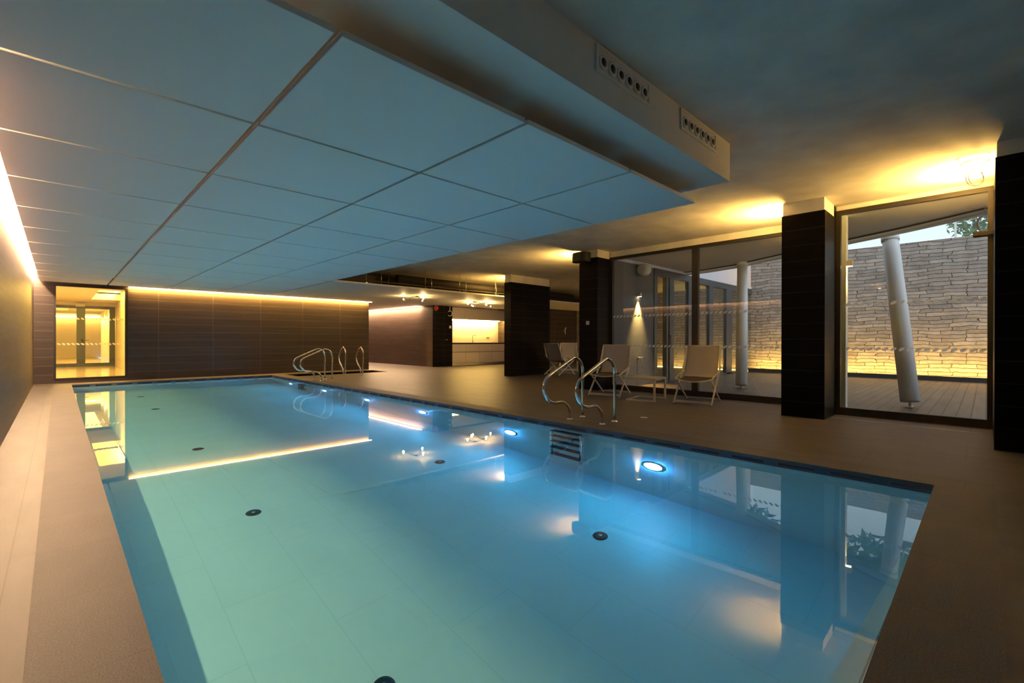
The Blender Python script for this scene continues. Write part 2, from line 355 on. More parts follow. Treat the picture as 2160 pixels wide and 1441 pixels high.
h.build('carrier_rail', M['duct'], raft)
d = MB(); d.box(5.4,13.4,2.86,15.5,14.2,3.16); d.tube([(7.4,12.6,3.02),(16,12.6,3.02)],.13,14)
tag(d.build('ventilation_duct', M['duct']), 'dark ventilation duct run above the lowered ceiling raft', 'duct')

# ------------------------------------------------------------------ suspended panels
cols = [(-.33,.968),(1.005,2.305),(2.335,3.635),(3.665,4.975)]
colw = ['in the column along the left wall','in the second column from the left wall','in the third column from the left wall','in the right-hand column above the pool edge']
ordn = ['nearest','second nearest','third nearest','fourth nearest','fifth nearest','sixth nearest','seventh nearest','eighth nearest','ninth nearest','tenth nearest','farthest']
for c, (xa, xb) in enumerate(cols):
    for r in range(11):
        ya = 2.230 + 1.345*r; yb = ya + 1.315
        q = MB(); q.box(xa,ya,ZP,xb,min(yb,16.93),ZP+.036)
        o = q.build('hanging_baffle', M['panel'], bevel=.003)
        tag(o, 'white square suspended panel, %s %s' % (ordn[r], colw[c]), 'ceiling panel', 'suspended panels above the pool')

# ------------------------------------------------------------------ LED strips
def led(name, x0,y0,z0,x1,y1,z1, label, m='led'):
    q = MB(); q.box(x0,y0,z0,x1,y1,z1); tag(q.build(name, M[m]), label, 'light strip')
led('led_strip',-.43,2.25,2.742,-.365,16.95,2.752,'glowing warm strip light in the slot between left wall and ceiling panels','led_left')
led('led_strip',1.44,16.95,2.632,8.85,16.978,2.646,'glowing warm strip light along the top of the back wall','led_back')
led('led_strip',11.42,17.4,2.640,11.46,25.5,2.655,'glowing warm strip light along the recess wall left of the kitchen','led_niche')
led('led_strip',12.6,16.98,2.060,15.75,17.05,2.085,'glowing warm strip light under the kitchen wall cupboards','led_kitchen')
led('led_strip',18.72,6.5,.012,18.76,13.5,.03,'glowing warm strip light on the floor below stone wall behind glass wing','led_wing')
def area(name, loc, rot, sx, sy, power, col, spread=PI):
    l = bpy.data.lights.new(name,'AREA'); l.shape = 'RECTANGLE'; l.size = sx; l.size_y = sy; l.energy = power; l.color = col; l.spread = spread
    o = bpy.data.objects.new(name, l); COL.objects.link(o); o.location = loc; o.rotation_euler = rot; return o
def point(name, loc, power, col, r=.03):
    l = bpy.data.lights.new(name,'POINT'); l.energy = power; l.color = col; l.shadow_soft_size = r
    o = bpy.data.objects.new(name, l); COL.objects.link(o); o.location = loc; return o
def spot(name, loc, tgt, power, col, ang, blend=.5, r=.03):
    l = bpy.data.lights.new(name,'SPOT'); l.energy = power; l.color = col; l.spot_size = ang; l.spot_blend = blend; l.shadow_soft_size = r
    o = bpy.data.objects.new(name, l); COL.objects.link(o); o.location = loc
    o.rotation_euler = (Vector(tgt)-Vector(loc)).to_track_quat('-Z','Y').to_euler(); return o

led_l = area('slot_light',(-.392,10.3,2.738),(0,math.radians(25),0),.03,13.3,900,WARM2)
led_l.data.cycles.is_caustics_light = True
led_b = area('wall_light',(5.1,16.94,2.628),(math.radians(20),0,0),7.3,.03,330,WARM)
led_n = area('niche_light',(11.40,21.5,2.640),(0,math.radians(20),0),.03,8.0,520,WARM2)
# ------------------------------------------------------------------ pillars
def pillar(x0,y0,x1,y1,ztile,label,cap=.012):
    t = thing('tiled_pillar', label, 'pillar', ((x0+x1)/2,(y0+y1)/2,0))
    cx, cy = t.location.x, t.location.y
    def face(nm, mats, q): 
        o = q.build(nm, mats, t); o.matrix_parent_inverse = Matrix.Translation((-cx,-cy,0)); return o
    q = MB()
    v = lambda x,y,z: (x,y,z)
    q.mi = 0; q.quad((x0,y0,0),(x1,y0,0),(x1,y0,ztile),(x0,y0,ztile)); q.quad((x1,y1,0),(x0,y1,0),(x0,y1,ztile),(x1,y1,ztile)); q.quad((x0,y0,ztile),(x1,y0,ztile),(x1,y1,ztile),(x0,y1,ztile)); q.quad((x0,y0,0),(x0,y1,0),(x1,y1,0),(x1,y0,0))
    q.mi = 1; q.quad((x0,y1,0),(x0,y0,0),(x0,y0,ztile),(x0,y1,ztile)); q.quad((x1,y0,0),(x1,y1,0),(x1,y1,ztile),(x1,y0,ztile))
    bmesh.ops.remove_doubles(q.b, verts=q.b.verts[:], dist=1e-5)
    face('tile_cladding',[M['black_x'],M['black_y']], q)
    q = MB(); q.box(x0+cap,y0+cap,ztile,x1-cap,y1-cap,ZS-.001); face('plaster_head', M['slab'], q)
    return t
pillar(7.97,1.645,8.60,2.21,3.06,'black tiled pillar between the two large windows, nearest the pool')
pillar(7.075,-1.5,8.69,-.06,3.09,'black tiled pillar cut off by the right edge of the photo')
pillar(8.86,6.25,9.36,6.77,3.07,'black tiled pillar with a loudspeaker on top, behind the left deck chair')
pillar(10.29,10.57,12.17,10.87,3.005,'wide black tiled wall pier in front of the kitchen niche')

# ------------------------------------------------------------------ windows
def dots(mb, x, ya, yb, z, step=.092, a=.040, b=.021, tilt=math.radians(34), axis='x'):
    y = ya
    while y < yb:
        pts = []
        for k in range(14):
            t = 2*PI*k/14; u = a*math.cos(t); v = b*math.sin(t)
            dy = -(u*math.cos(tilt) - v*math.sin(tilt)); dz = u*math.sin(tilt) + v*math.cos(tilt)
            pts.append((x, y+dy, z+dz) if axis == 'x' else (y-dy, x, z+dz))
        q = [mb.b.verts.new(pp) for pp in pts]; q2 = [mb.b.verts.new((pp[0]-(.001 if axis=='x' else 0), pp[1]-(0 if axis=='x' else .001), pp[2])) for pp in pts]
        mb._f(q); mb._f(q2[::-1])
        for k in range(14): mb._f([q[k],q[(k+1)%14],q2[(k+1)%14],q2[k]])
        y += step
def window(name, x, ya, yb, zt, mull, label):
    t = bpy.data.objects.new(name, None); COL.objects.link(t); t.location = (x,(ya+yb)/2,0); structure(t, label)
    inv = Matrix.Translation((-x,-(ya+yb)/2,0))
    def add(nm, m, q):
        o = q.build(nm, m, t); o.matrix_parent_inverse = inv; return o
    q = MB(); fw = .062
    q.box(x-.03,ya,0,x+.05,yb,.115); q.box(x-.03,ya,zt-fw,x+.05,yb,zt); q.box(x-.03,ya,.115,x+.05,ya+fw,zt-fw); q.box(x-.03,yb-fw,.115,x+.05,yb,zt-fw)
    add('window_frame', M['frame'], q)
    edges = [ya+fw]
    for m_ in mull:
        q = MB(); q.box(x-.03,m_-.065,.115,x+.05,m_+.065,zt-fw); add('mullion', M['frame'], q); edges += [m_-.065, m_+.065]
    edges.append(yb-fw)
    for a, b in zip(edges[::2], edges[1::2]):
        q = MB(); q.box(x,a,.115,x+.012,b,zt-fw); add('window_pane', M['glass'], q)
        q = MB(); dots(q, x-.002, a+.04, b-.02, 1.71); dots(q, x-.002, a+.04, b-.02, 1.028); add('safety_dots', M['dots'], q)
    return t
window('window_1', 8.74, -.07, 1.655, 3.175, [], 'tall single pane window on the right looking onto the deck')
window('window_2', 9.40, 2.30, 6.25, 3.115, [4.20], 'two pane window behind the deck chairs')
w = MB(); w.box(8.74,-.07,3.175,8.9,1.655,ZS); w.box(9.40,2.3,3.115,9.55,6.4,ZS); structure(w.build('trim_2', M['slab']), 'plaster strip above the windows')
w = MB(); w.bar((8.30,1.60,.0015),(8.22,-.03,.0015),.008,.003); structure(w.build('trim_6', M['white']), 'thin pale joint line on the floor below the right window')
# closer bar on the right window
t = thing('door_closer','black bar shaped door closer near the top of the right window','door closer',(8.70,.0,2.56))
q = MB(); q.box(-.07,-.06,-.03,.0,.13,.03); q.build('closer_body', M['black'], t, bevel=.005)
q = MB(); q.box(-.05,-.05,-.045,-.02,.12,-.030); q.build('slide_arm', M['frame'], t)

# ------------------------------------------------------------------ loudspeakers, switches, cables
t = thing('loudspeaker','black loudspeaker on top of the pillar behind the left deck chair','loudspeaker',(8.86,6.62,3.06))
q = MB(); q.prism([(-.06,-.24),(-.06,.16),(-.22,.20),(-.30,.10),(-.30,-.16),(-.22,-.24)],-.10,.13); q.build('speaker_cabinet', M['black'], t, bevel=.03)
q = MB(); q.box(-.07,-.04,-.04,-.001,.04,.04); q.build('wall_bracket', M['black'], t)
q = MB(); q.prism([(-.302,-.14),(-.302,.08),(-.306,.08),(-.306,-.14)],-.08,.11); q.build('speaker_grille', M['duct'], t)
t = thing('outdoor_loudspeaker','rounded off white loudspeaker under the canopy outside the two pane window','loudspeaker',(10.74,6.28,2.96), 0)
q = MB(); q.lathe([(.10,-.17),(.145,-.13),(.155,-.02),(.15,.06),(.10,.12),(0,.13)],(0,-.16,0),'X',20); q.build('speaker_shell', M['cream'], t)
q = MB(); q.box(-.03,-.06,-.03,.03,.02,.03); q.build('wall_bracket', M['frame'], t)
t = thing('wall_thermostat','small white square control plate on the pillar behind the left deck chair','control',(8.86,6.52,1.56))
q = MB(); q.box(-.014,-.045,-.045,-.001,.045,.045); q.build('cover_plate', M['cream'], t, bevel=.004)
q = MB(); q.box(-.018,-.025,-.02,-.013,.025,.02); q.build('button', M['white'], t)
def cable_loops(name, label, c, rad, axis, turns=2.2, r=.006, mt='copper', tail=None):
    pts = []
    n = int(turns*28)
    for k in range(n+1):
        a = 2*PI*k/28 + PI/2; rr = rad*(1+.06*math.sin(k*.21)); off = .012*math.sin(k*.13)
        if axis == 'flat': pts.append((c[0]+rr*math.cos(a), c[1]+rr*math.sin(a), c[2]+off*.4))
        else: pts.append((c[0]+rr*math.cos(a)*.70, c[1]-rr*math.cos(a)*.70+off, c[2]+rr*math.sin(a)))
    if tail: pts = [tail] + pts
    q = MB(); q.tube(smooth_path(pts,2), r, 6); tag(q.build(name, M[mt]), label, 'cable')
cable_loops('cord_coil','thin coiled cable hanging in the glow above the right window, lower of two',(7.50,.09,3.02),.095,'up',2.3,.0028,'copper',(7.56,-.058,3.10))
cable_loops('cord_coil','thin flat looped cable just under the ceiling above the right window, upper of two',(7.52,.10,3.20),.115,'flat',2.1,.0028,'copper',(7.6,-.058,3.21))
cable_loops('hanging_cable','white cable bundle hanging on the dark wall left of the kitchen',(12.36,16.55,2.33),.11,'up',2.4,.014,'cream',(12.36,16.55,2.648))
t = thing('fire_alarm','round red fire alarm sounder near ceiling on dark wall left of kitchen','alarm',(11.66,16.6,2.53))
q = MB(); q.lathe([(.10,0),(.10,-.05),(.07,-.10),(0,-.115)],(0,0,0),'Y',16); q.build('sounder_body', M['red'], t)
q = MB(); q.lathe([(.11,0),(.11,-.012)],(0,0,0),'Y',16); q.build('base_ring', M['cream'], t)
t = thing('light_switch','small pale switch on dark wall left of kitchen','switch',(12.41,16.6,1.73))
q = MB(); q.box(-.05,-.02,-.06,.05,0,.06); q.build('cover_plate', M['cream'], t, bevel=.004)
q = MB(); q.box(-.025,-.028,-.03,.025,-.02,.03); q.build('rocker', M['white'], t)
t = thing('hand_shower','small chrome hand shower on brown wall between pier and speaker pillar','shower',(17.9,14.6,1.62))
q = MB(); q.lathe([(.05,0),(.05,-.02)],(0,0,0),'Y',12); q.build('holder', M['steel'], t)
q = MB(); q.tube(smooth_path([(0,-.03,.10),(.03,-.08,.16),(-.03,-.08,.02),(.02,-.06,-.16)],4),.02,8); q.build('spray_handle', M['cream'], t)
t = thing('door_lever','short steel door lever set on the dark wall left of kitchen','handle',(12.18,16.6,1.17))
q = MB(); q.box(-.07,-.05,-.012,.07,-.03,.012); q.build('lever_bar', M['steel'], t)
q = MB(); q.lathe([(.025,0),(.025,-.035)],(.05,0,0),'Y',10); q.build('lever_rose', M['steel'], t)

# ------------------------------------------------------------------ air diffusers in the ceiling box
def diffuser(x0, x1, label):
    t = thing('air_diffuser', label, 'air vent', ((x0+x1)/2,1.92,3.14), 0, 'jet diffusers in the ceiling box')
    hw = (x1-x0)/2
    q = MB(); q.box(-hw,-.012,-.10,hw,0,-.075); q.box(-hw,-.012,.070,hw,0,.095); q.box(-hw,-.012,-.075,-hw+.03,0,.070); q.box(hw-.03,-.012,-.075,hw,0,.070)
    q.build('diffuser_frame', M['white'], t, bevel=.003)
    q = MB(); q.box(-hw+.03,-.004,-.075,hw-.03,.0,.07); q.build('back_plate', M['white'], t)
    n = 6; w_ = (2*hw-.06)/n
    for k in range(n):
        cx = -hw+.03+w_*(k+.5)
        q = MB(); q.lathe([(.050,-.004),(.052,-.012),(.040,-.017),(.030,-.013),(.027,-.006),(0,-.005)],(cx,0,-.012),'Y',20)
        nz = q.build('jet_nozzle', M['white'], t)
        q = MB(); q.lathe([(.030,-.0142),(0,-.0145)],(cx,0,-.012),'Y',18); q.build('nozzle_bore', M['black'], nz)
    return t
diffuser(2.69,3.435,'white jet air diffuser with six round nozzles, the left of two on the ceiling box')
diffuser(3.975,4.755,'white jet air diffuser with six round nozzles, the right of two near the box end')

# ------------------------------------------------------------------ stainless ladders and rails
RAIL = [(5.321,.0),(5.312,.133),(5.239,.225),(5.148,.268),(4.970,.275),(4.845,.322),(4.765,.421),(4.752,.511),(4.79,.61),(4.89,.675),(5.12,.774),(5.35,.872),(5.45,.890),(5.555,.84),(5.615,.73),(5.622,.55),(5.622,.0)]
def ladder(ya, yb, label, nstep=5, dx=0):
    t = thing('pool_ladder', label, 'pool ladder', (5.2+dx,(ya+yb)/2,0))
    for yy in (ya, yb):
        ly = yy-(ya+yb)/2
        q = MB(); q.tube(smooth_path([(x-5.2,ly,z) for x, z in RAIL],5),.0215,14); r = q.build('handrail', M['steel'], t)
        for fx in (5.321,5.622):
            q = MB(); q.lathe([(.05,.001),(.05,.008),(.03,.022),(.0215,.024)],(fx-5.2,ly,0),'Z',20); q.build('floor_flange', M['steel'], r)
    lx = 4.90-5.2; hw = abs(yb-ya)/2-.03
    for s in (-1,1):
        q = MB(); q.tube([(lx-.02,s*hw,-.17),(lx-.02,s*hw,-1.5)],.02,10); q.tube([(lx-.02,s*hw,-1.4),(PX1-5.2-.004-dx,s*hw,-1.4)],.015,8); q.tube([(lx-.02,s*hw,-.22),(PX1-5.2-.004-dx,s*hw,-.22)],.015,8); q.build('stringer', M['steel'], t)
    for k in range(nstep):
        z = -.17-.30*k
        q = MB(); q.box(lx-.06,-hw,z,lx+.045,hw,z+.035); q.build('step', M['step'], t, bevel=.006)
        if k == 0:
            q = MB(); q.box(lx-.05,-hw+.03,z+.0352,lx+.035,-.02,z+.039); q.box(lx-.05,.02,z+.0352,lx+.035,hw-.03,z+.039); q.build('tread_pad', M['black'], t)
    return t
ladder(3.67,4.23,'stainless steel pool ladder with two curved handrails in front of the left deck chair')
ladder(13.0,13.5,'stainless steel pool ladder with two curved handrails at the far end of the pool',dx=-.05)
R2 = [(0,0),(.006,.2),(-.02,.45),(-.02,.75),(.06,.86),(.16,.912),(.27,.88),(.36,.79),(.455,.66),(.475,.56),(.43,.43),(.30,.31),(.19,.21),(.155,.10),(.15,0)]
def looprail(x, y, label):
    t = thing('grab_rail', label, 'handrail', (x,y,0))
    q = MB(); q.tube(smooth_path([(0,a,z) for a, z in R2],5),.0215,12); q.build('rail_tube', M['steel'], t)
    for a in (0,.15):
        q = MB(); q.lathe([(.045,.001),(.045,.008),(.0215,.02)],(0,a,0),'Z',14); q.build('floor_flange', M['steel'], t)
looprail(6.70,14.62,'looped steel grab rail by the plunge pool, left of the pair')
looprail(7.20,14.40,'looped steel grab rail by the plunge pool, right of the pair')
for (x, y, lb) in ((6.25,3.57,'small round steel drain cap in the floor in front of the deck chairs'),):
    t = thing('floor_drain', lb, 'drain', (x,y,0)); q = MB(); q.lathe([(.055,.0005),(.055,.004),(.05,.005),(0,.005)],(0,0,0),'Z',24); q.build('drain_cap', M['brushed'], t)
    q = MB(); q.lathe([(.012,.0055),(0,.006)],(0,0,0),'Z',10); q.build('screw', M['steel'], t)

# ------------------------------------------------------------------ underwater lamps and inlets
lampy = [(14.574,-1.0),(12.12,-1.0),(9.776,-1.0),(7.547,-1.0),(5.137,-1.0),(2.733,-1.0)]
lamplab = ['farthest, left of the far ladder steps','second farthest, near the far ladder','third farthest, below the grab rails','third nearest','second nearest, left of the near ladder','nearest, right of the near ladder steps']
LAMPS = []
for (y, z), lb in zip(lampy, lamplab):
    t = thing('pool_lamp','glowing blue white underwater lamp on the pool wall, '+lb,'pool light',(PX1,y,z),0,'underwater lamps on the pool wall')
    q = MB(); q.lathe([(.135,-.001),(.135,-.010),(.125,-.014),(.12,-.012)],(0,0,0),'X',28); q.build('lamp_rim', M['brushed'], t)
    q = MB(); q.lathe([(.12,-.011),(.09,-.020),(.05,-.026),(0,-.028)],(0,0,0),'X',24); q.build('lamp_lens', M['poollens'], t)
    LAMPS.append(spot('pool_beam',(PX1-.05,y,z),(PX1-3,y,z-.2),34,(.0,.47,.90),math.radians(168),.5,.0))
    LAMPS.append(point('pool_glow',(PX1-.06,y,z),12,(.07,.38,1.0),.0))
inl = [(1.48,5.42,'near the left pool wall, beyond the bottom one'),(1.48,8.13,'in the left half before the strip reflection'),(3.87,2.69,'in front of the near ladder'),(1.48,12.28,'far away in the left half'),(1.50,2.71,'cut by the bottom edge of the photo'),(3.87,5.41,'in the middle, left of the near ladder'),(1.48,14.74,'farthest, beside the doorway reflection')]
for x, y, lb in inl:
    t = thing('pool_inlet','round dark inlet on the pool floor, '+lb,'inlet',(x,y,PD),0,'inlets in the pool floor')
    q = MB(); q.lathe([(.075,.001),(.07,.010),(.05,.013),(0,.013)],(0,0,0),'Z',20); q.build('inlet_cover', M['duct'], t)
    q = MB(); q.lathe([(.02,.0135),(.018,.018),(0,.018)],(0,0,0),'Z',12); q.build('centre_screw', M['steel'], t)

# ------------------------------------------------------------------ deck chairs
def make_chair(label):
    t = thing('deck_chair', label, 'chair', (0,0,0), 0, 'sling deck chairs by the windows')
    top, knee, foot = (-.44,1.05), (-.285,.62), (.42,.012)
    sf, sb, rf = (.40,.455), (.24,.41), (-.42,.012)
    for s in (-1,1):
        v = s*.325
        q = MB(); q.bar((top[0],s*.30,top[1]),(knee[0],v,knee[1]),.026,.032); q.build('back_rail', M['chairframe'], t)
        q = MB(); q.bar((knee[0]-.02,v+s*.0,knee[1]+.03),(foot[0],v,foot[1]),.022,.036); q.build('front_leg', M['chairframe'], t)
        q = MB(); q.tube(smooth_path([(knee[0]-.05,s*.335,knee[1]+.005),(knee[0]-.02,s*.338,knee[1]+.045),(knee[0]+.03,s*.338,knee[1]+.03),(knee[0]+.035,s*.335,knee[1]-.03)],4),.011,8); q.build('hinge_knuckle', M['chairframe'], t)
        q = MB()
        pts = smooth_path([(sf[0],s*.295,sf[1]),(.33,s*.297,.440),(sb[0],s*.30,sb[1]-.02),(.12,s*.30,.325),(rf[0],s*.30,rf[1])],4)
        for a, b in zip(pts, pts[1:]): q.bar(a,b,.022,.03)
        q.build('rear_leg', M['chairframe'], t)
        q = MB(); q.bar((sf[0]-.01,s*.312,sf[1]-.005),(-.265,s*.318,.575),.012,.034); q.build('seat_rail', M['chairframe'], t)
    q = MB(); q.box(.385,-.325,.035,.405,.325,.075); q.build('front_crossbar', M['chairframe'], t)
    q = MB(); q.box(-.405,-.30,.035,-.39,.30,.06); q.build('rear_crossbar', M['chairframe'], t)
    q = MB(); q.tube([(top[0],-.30,top[1]-.008),(top[0],.30,top[1]-.008)],.014,8); q.build('top_bar', M['chairframe'], t)
    # sling: back and seat as two fabric panels
    def cloth(pr, hw, sag, name, m):
        q = MB(); nv = 9; th = .004
        grid = [[],[]]
        P = smooth_path([(a,0,b) for a, b in pr],5)
        for side in (0,1):
            for i, pnt in enumerate(P):
                row = []
                for j in range(nv):
                    vv = -1+2*j/(nv-1); k = i/(len(P)-1)
                    h = hw[0]+(hw[1]-hw[0])*k
                    sg = sag(k)*(1-vv*vv)
                    row.append(q.b.verts.new((pnt.x - sg*.5, vv*h, pnt.z - sg - side*th)))
                grid[side].append(row)
        for side in (0,1):
            for i in range(len(P)-1):
                for j in range(nv-1):
                    ff = q._f([grid[side][i][j],grid[side][i][j+1],grid[side][i+1][j+1],grid[side][i+1][j]]); ff.smooth = True
        for i in range(len(P)-1):
            for j in (0,nv-1): q._f([grid[0][i][j],grid[0][i+1][j],grid[1][i+1][j],grid[1][i][j]])
        for j in range(nv-1):
            for i in (0,len(P)-1): q._f([grid[0][i][j],grid[0][i][j+1],grid[1][i][j+1],grid[1][i][j]])
        return q.build(name, m, t)
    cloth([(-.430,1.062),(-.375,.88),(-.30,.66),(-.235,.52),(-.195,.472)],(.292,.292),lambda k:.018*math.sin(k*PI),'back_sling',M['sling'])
    cloth([(-.195,.468),(-.05,.452),(.18,.448),(.395,.455)],(.285,.285),lambda k:.024*math.sin(k*PI*.5)+.010,'seat_sling',M['shaded_seat'])
    q = MB(); q.tube(smooth_path([(.40,-.295,.455),(.40,-.15,.425),(.40,0,.412),(.40,.15,.425),(.40,.295,.455)],4),.009,8); q.build('front_hem', M['chairframe'], t)
    return t
ch = make_chair('taupe sling deck chair right of the low table, in front of the wide window')
ch.location = (8.48,3.74,0); ch.rotation_euler.z = math.atan2(-.186,-.982)
for loc, fx, fy, lb in (((8.315,5.535,0),-.966,-.257,'taupe sling deck chair left of the low table, behind the near ladder'),
                    ((11.98,9.98,0),1,.03,'taupe sling deck chair seen from behind, against the wide black pier'),
                    ((13.75,11.0,0),-.78,-.62,'taupe sling deck chair in the background, left of the speaker pillar')):
    c = copy_tree(ch); c.location = loc; c.rotation_euler.z = math.atan2(fy,fx); c['label'] = lb
# low C-shaped table
t = thing('side_table','low taupe side table with an open C shaped frame between two deck chairs','table',(8.22,4.66,0), math.radians(10))
q = MB(); q.box(-.33,-.29,.425,.33,.29,.437); q.build('tabletop', M['tabletop'], t, bevel=.003)
q = MB(); q.box(-.335,-.295,.398,.335,.295,.4248); q.build('top_frame', M['chairframe'], t)
for s in (-1,1):
    q = MB(); q.box(s*.315-.018,-.295,.0,s*.315+.018,-.262,.398); q.build('leg', M['chairframe'], t)
    q = MB(); q.box(s*.315-.018,-.262,.0,s*.315+.018,.27,.024); q.build('base_runner', M['chairframe'], t)
q = MB(); q.box(-.297,.24,.0,.297,.27,.024); q.build('base_bar', M['chairframe'], t)

# ------------------------------------------------------------------ kitchen niche
t0x, t1x = 12.53, 15.88
units = [(12.55,13.35),(13.35,14.15),(14.15,14.95),(14.95,15.86)]
for i, (a, b) in enumerate(units):
    pos = ['leftmost','second from the left','third from the left','rightmost'][i]
    t = thing('base_cabinet','cream gloss kitchen base unit with two wide drawers, '+pos,'cabinet',((a+b)/2,16.65,0),0,'kitchen base units'); hw = (b-a)/2
    q = MB(); q.box(-hw,.02,.10,hw,.58,.985); q.build('carcass', M['kit_front'], t)
    q = MB(); q.box(-hw,.05,0,hw,.5,.10); q.build('plinth', M['brushed'], t)
    for z0, z1 in ((.12,.60),(.63,.97)):
        q = MB(); q.box(-hw+.003,0,z0,hw-.003,.02,z1); dr = q.build('drawer_front', M['kit_front'], t, bevel=.002)
        q = MB(); q.box(-hw+.003,.004,z1,hw-.003,.018,z1+.012); q.build('grip_channel', M['black'], dr)
q = MB(); q.box(t0x,16.62,.99,t1x,17.25,1.035); tag(q.build('worktop', M['worktop']), 'thin dark worktop along the kitchen niche','worktop')
for i, (a, b) in enumerate(units):
    pos = ['leftmost','second from the left','third from the left','rightmost'][i]
    t = thing('wall_cupboard','cream gloss kitchen wall cupboard above the lit splashback, '+pos,'cupboard',((a+b)/2,16.75,2.1),0,'kitchen wall cupboards'); hw = (b-a)/2
    q = MB(); q.box(-hw,.02,0,hw,.5,.52); q.build('carcass', M['kit_front'], t)
    q = MB(); q.box(-hw+.003,0,0,hw-.003,.02,.52); q.build('door', M['kit_front'], t, bevel=.002)
t = thing('kitchen_tap','slim steel mixer tap on the dark worktop','tap',(14.03,17.0,1.035))
q = MB(); q.tube(smooth_path([(0,0,0),(0,0,.30),(.03,-.03,.35),(.10,-.08,.36),(.14,-.10,.33)],4),.014,8); q.build('spout', M['steel'], t)
q = MB(); q.tube([(0,0,.05),(.06,-.02,.08)],.010,8); q.build('lever', M['steel'], t)
for x, lb in ((12.72,'pale double socket on the splashback at the left end'),(15.2,'pale double socket on the splashback right of the tap')):
    t = thing('wall_socket', lb,'socket',(x,17.25,1.28)); q = MB(); q.box(-.11,-.012,-.04,.11,0,.04); q.build('cover_plate', M['cream'], t)
    for s in (-1,1):
        q = MB(); q.lathe([(.03,-.0125),(0,-.014)],(s*.05,0,0),'Y',12); q.build('socket_hole', M['duct'], t)
q = MB(); q.box(12.53,16.95,1.60,12.95,17.25,1.62); tag(q.build('shelf', M['worktop']), 'thin dark shelf at the left end of the splashback','shelf')

# ------------------------------------------------------------------ spider ceiling lamps
def spider(x, y, label, rot):
    t = thing('ceiling_spider_lamp', label,'ceiling lamp',(x,y,ZP),rot,'three armed ceiling lamps on the raft')
    q = MB(); q.lathe([(.075,0),(.075,-.015),(.03,-.03),(0,-.032)],(0,0,0),'Z',16); q.build('ceiling_rose', M['steel'], t)
    for k in range(3):
        a = 2*PI*k/3; c, s = math.cos(a), math.sin(a)
        q = MB(); q.tube(smooth_path([(0,0,-.03),(.14*c,.14*s,-.035),(.26*c,.26*s,-.10),(.36*c,.36*s,-.15),(.42*c,.42*s,-.13)],4),.008,6); ar = q.build('arm', M['frame'], t)
        q = MB(); q.lathe([(0,-.024),(.014,-.018),(.019,.0),(.016,.016),(0,.022)],(.43*c,.43*s,-.115),'Z',10); q.build('bulb', M['bulb'], ar)
        wx = x + .43*math.cos(a+rot); wy = y + .43*math.sin(a+rot)
        point('spider_glow',(wx,wy,ZP-.17),14,(1,.62,.22),.03)
spider(8.75,13.6,'three armed ceiling lamp nearest the pool, left of the others',.5)
spider(11.6,13.9,'three armed ceiling lamp in the middle, behind the wide pier edge',1.2)
spider(12.15,14.05,'three armed ceiling lamp farthest right, before the kitchen cupboards',.1)

# ------------------------------------------------------------------ lobby behind the back wall
LX0, LX1, LY1 = -3.0, 1.80, 26.5
t = bpy.data.objects.new('window_3', None); COL.objects.link(t); t.location = (.675,YB,0); structure(t,'glazed opening in the back wall to the lit lobby')
inv = Matrix.Translation((-.675,-YB,0))
def add3(nm, m, q): o = q.build(nm, m, t); o.matrix_parent_inverse = inv; return o
q = MB(); q.box(-.075,YB-.02,.10,-.03,YB+.10,2.585); q.box(1.36,YB-.02,.10,1.425,YB+.10,2.585); q.box(-.03,YB-.02,.10,1.36,YB+.10,.135); q.box(-.03,YB-.02,2.555,1.36,YB+.10,2.585); add3('window_frame', M['frame'], q)
q = MB(); q.box(-.03,YB+.03,.135,1.36,YB+.04,2.555); add3('window_pane', M['glass'], q)
q = MB(); dots(q, YB+.028, .02, 1.35, 1.71, axis='y', tilt=math.radians(145)); dots(q, YB+.028, .02, 1.35, 1.03, axis='y', tilt=math.radians(145)); add3('safety_dots', M['dots'], q)
w = MB(); w.box(LX0,YB+.2,-.1,LX1,40,.02); structure(w.build('floor_lobby', M['lobby_floor']),'shiny lobby floor')
w = MB(); w.box(LX1,YB+.2,0,LX1+.2,LY1,3.1); w.box(LX0-.2,YB+.2,0,LX0,40,3.1); structure(w.build('wall_lobby', M['lobby']),'pale lobby side walls')
w = MB(); w.box(LX0,YB+.2,2.72,LX1,19.7,2.95); w.box(LX0,24.2,2.72,2.0,40,2.95); w.box(LX0,19.7,2.72,.94,24.2,2.95); w.box(.94,19.7,3.0,LX1,24.2,3.1); structure(w.build('ceiling_lobby', M['lobby']),'lobby ceiling with a lit recess')
w = MB(); w.box(LX0,LY1,2.56,2.0,LY1+.15,2.9); w.box(LX0,39.8,0,5,40,3.1); w.box(2.0,LY1+.16,0,2.2,39.8,3.1); structure(w.build('wall_lobby_end', M['lobby']),'pale wall beyond the lobby doors')
t = bpy.data.objects.new('door_1', None); COL.objects.link(t); t.location = (.5,LY1,0); structure(t,'grey framed glazed double door at the end of the lobby')
inv = Matrix.Translation((-.5,-LY1,0))
q = MB(); q.box(-1.3,LY1-.03,2.45,1.79,LY1+.08,2.56); q.box(1.60,LY1-.03,.02,1.79,LY1+.08,2.45); q.box(.56,LY1-.03,.02,.83,LY1+.08,2.45); q.box(-1.3,LY1-.03,.02,-1.1,LY1+.08,2.45); q.box(-1.1,LY1-.03,.02,.56,LY1+.08,.16); q.box(.83,LY1-.03,.02,1.60,LY1+.08,.16)
o = q.build('door_frame', M['gframe'], t); o.matrix_parent_inverse = inv
for a, b in ((-1.1,.56),(.83,1.60)):
    q = MB(); q.box(a,LY1+.01,.16,b,LY1+.02,2.45); o = q.build('door_pane', M['glass'], t); o.matrix_parent_inverse = inv
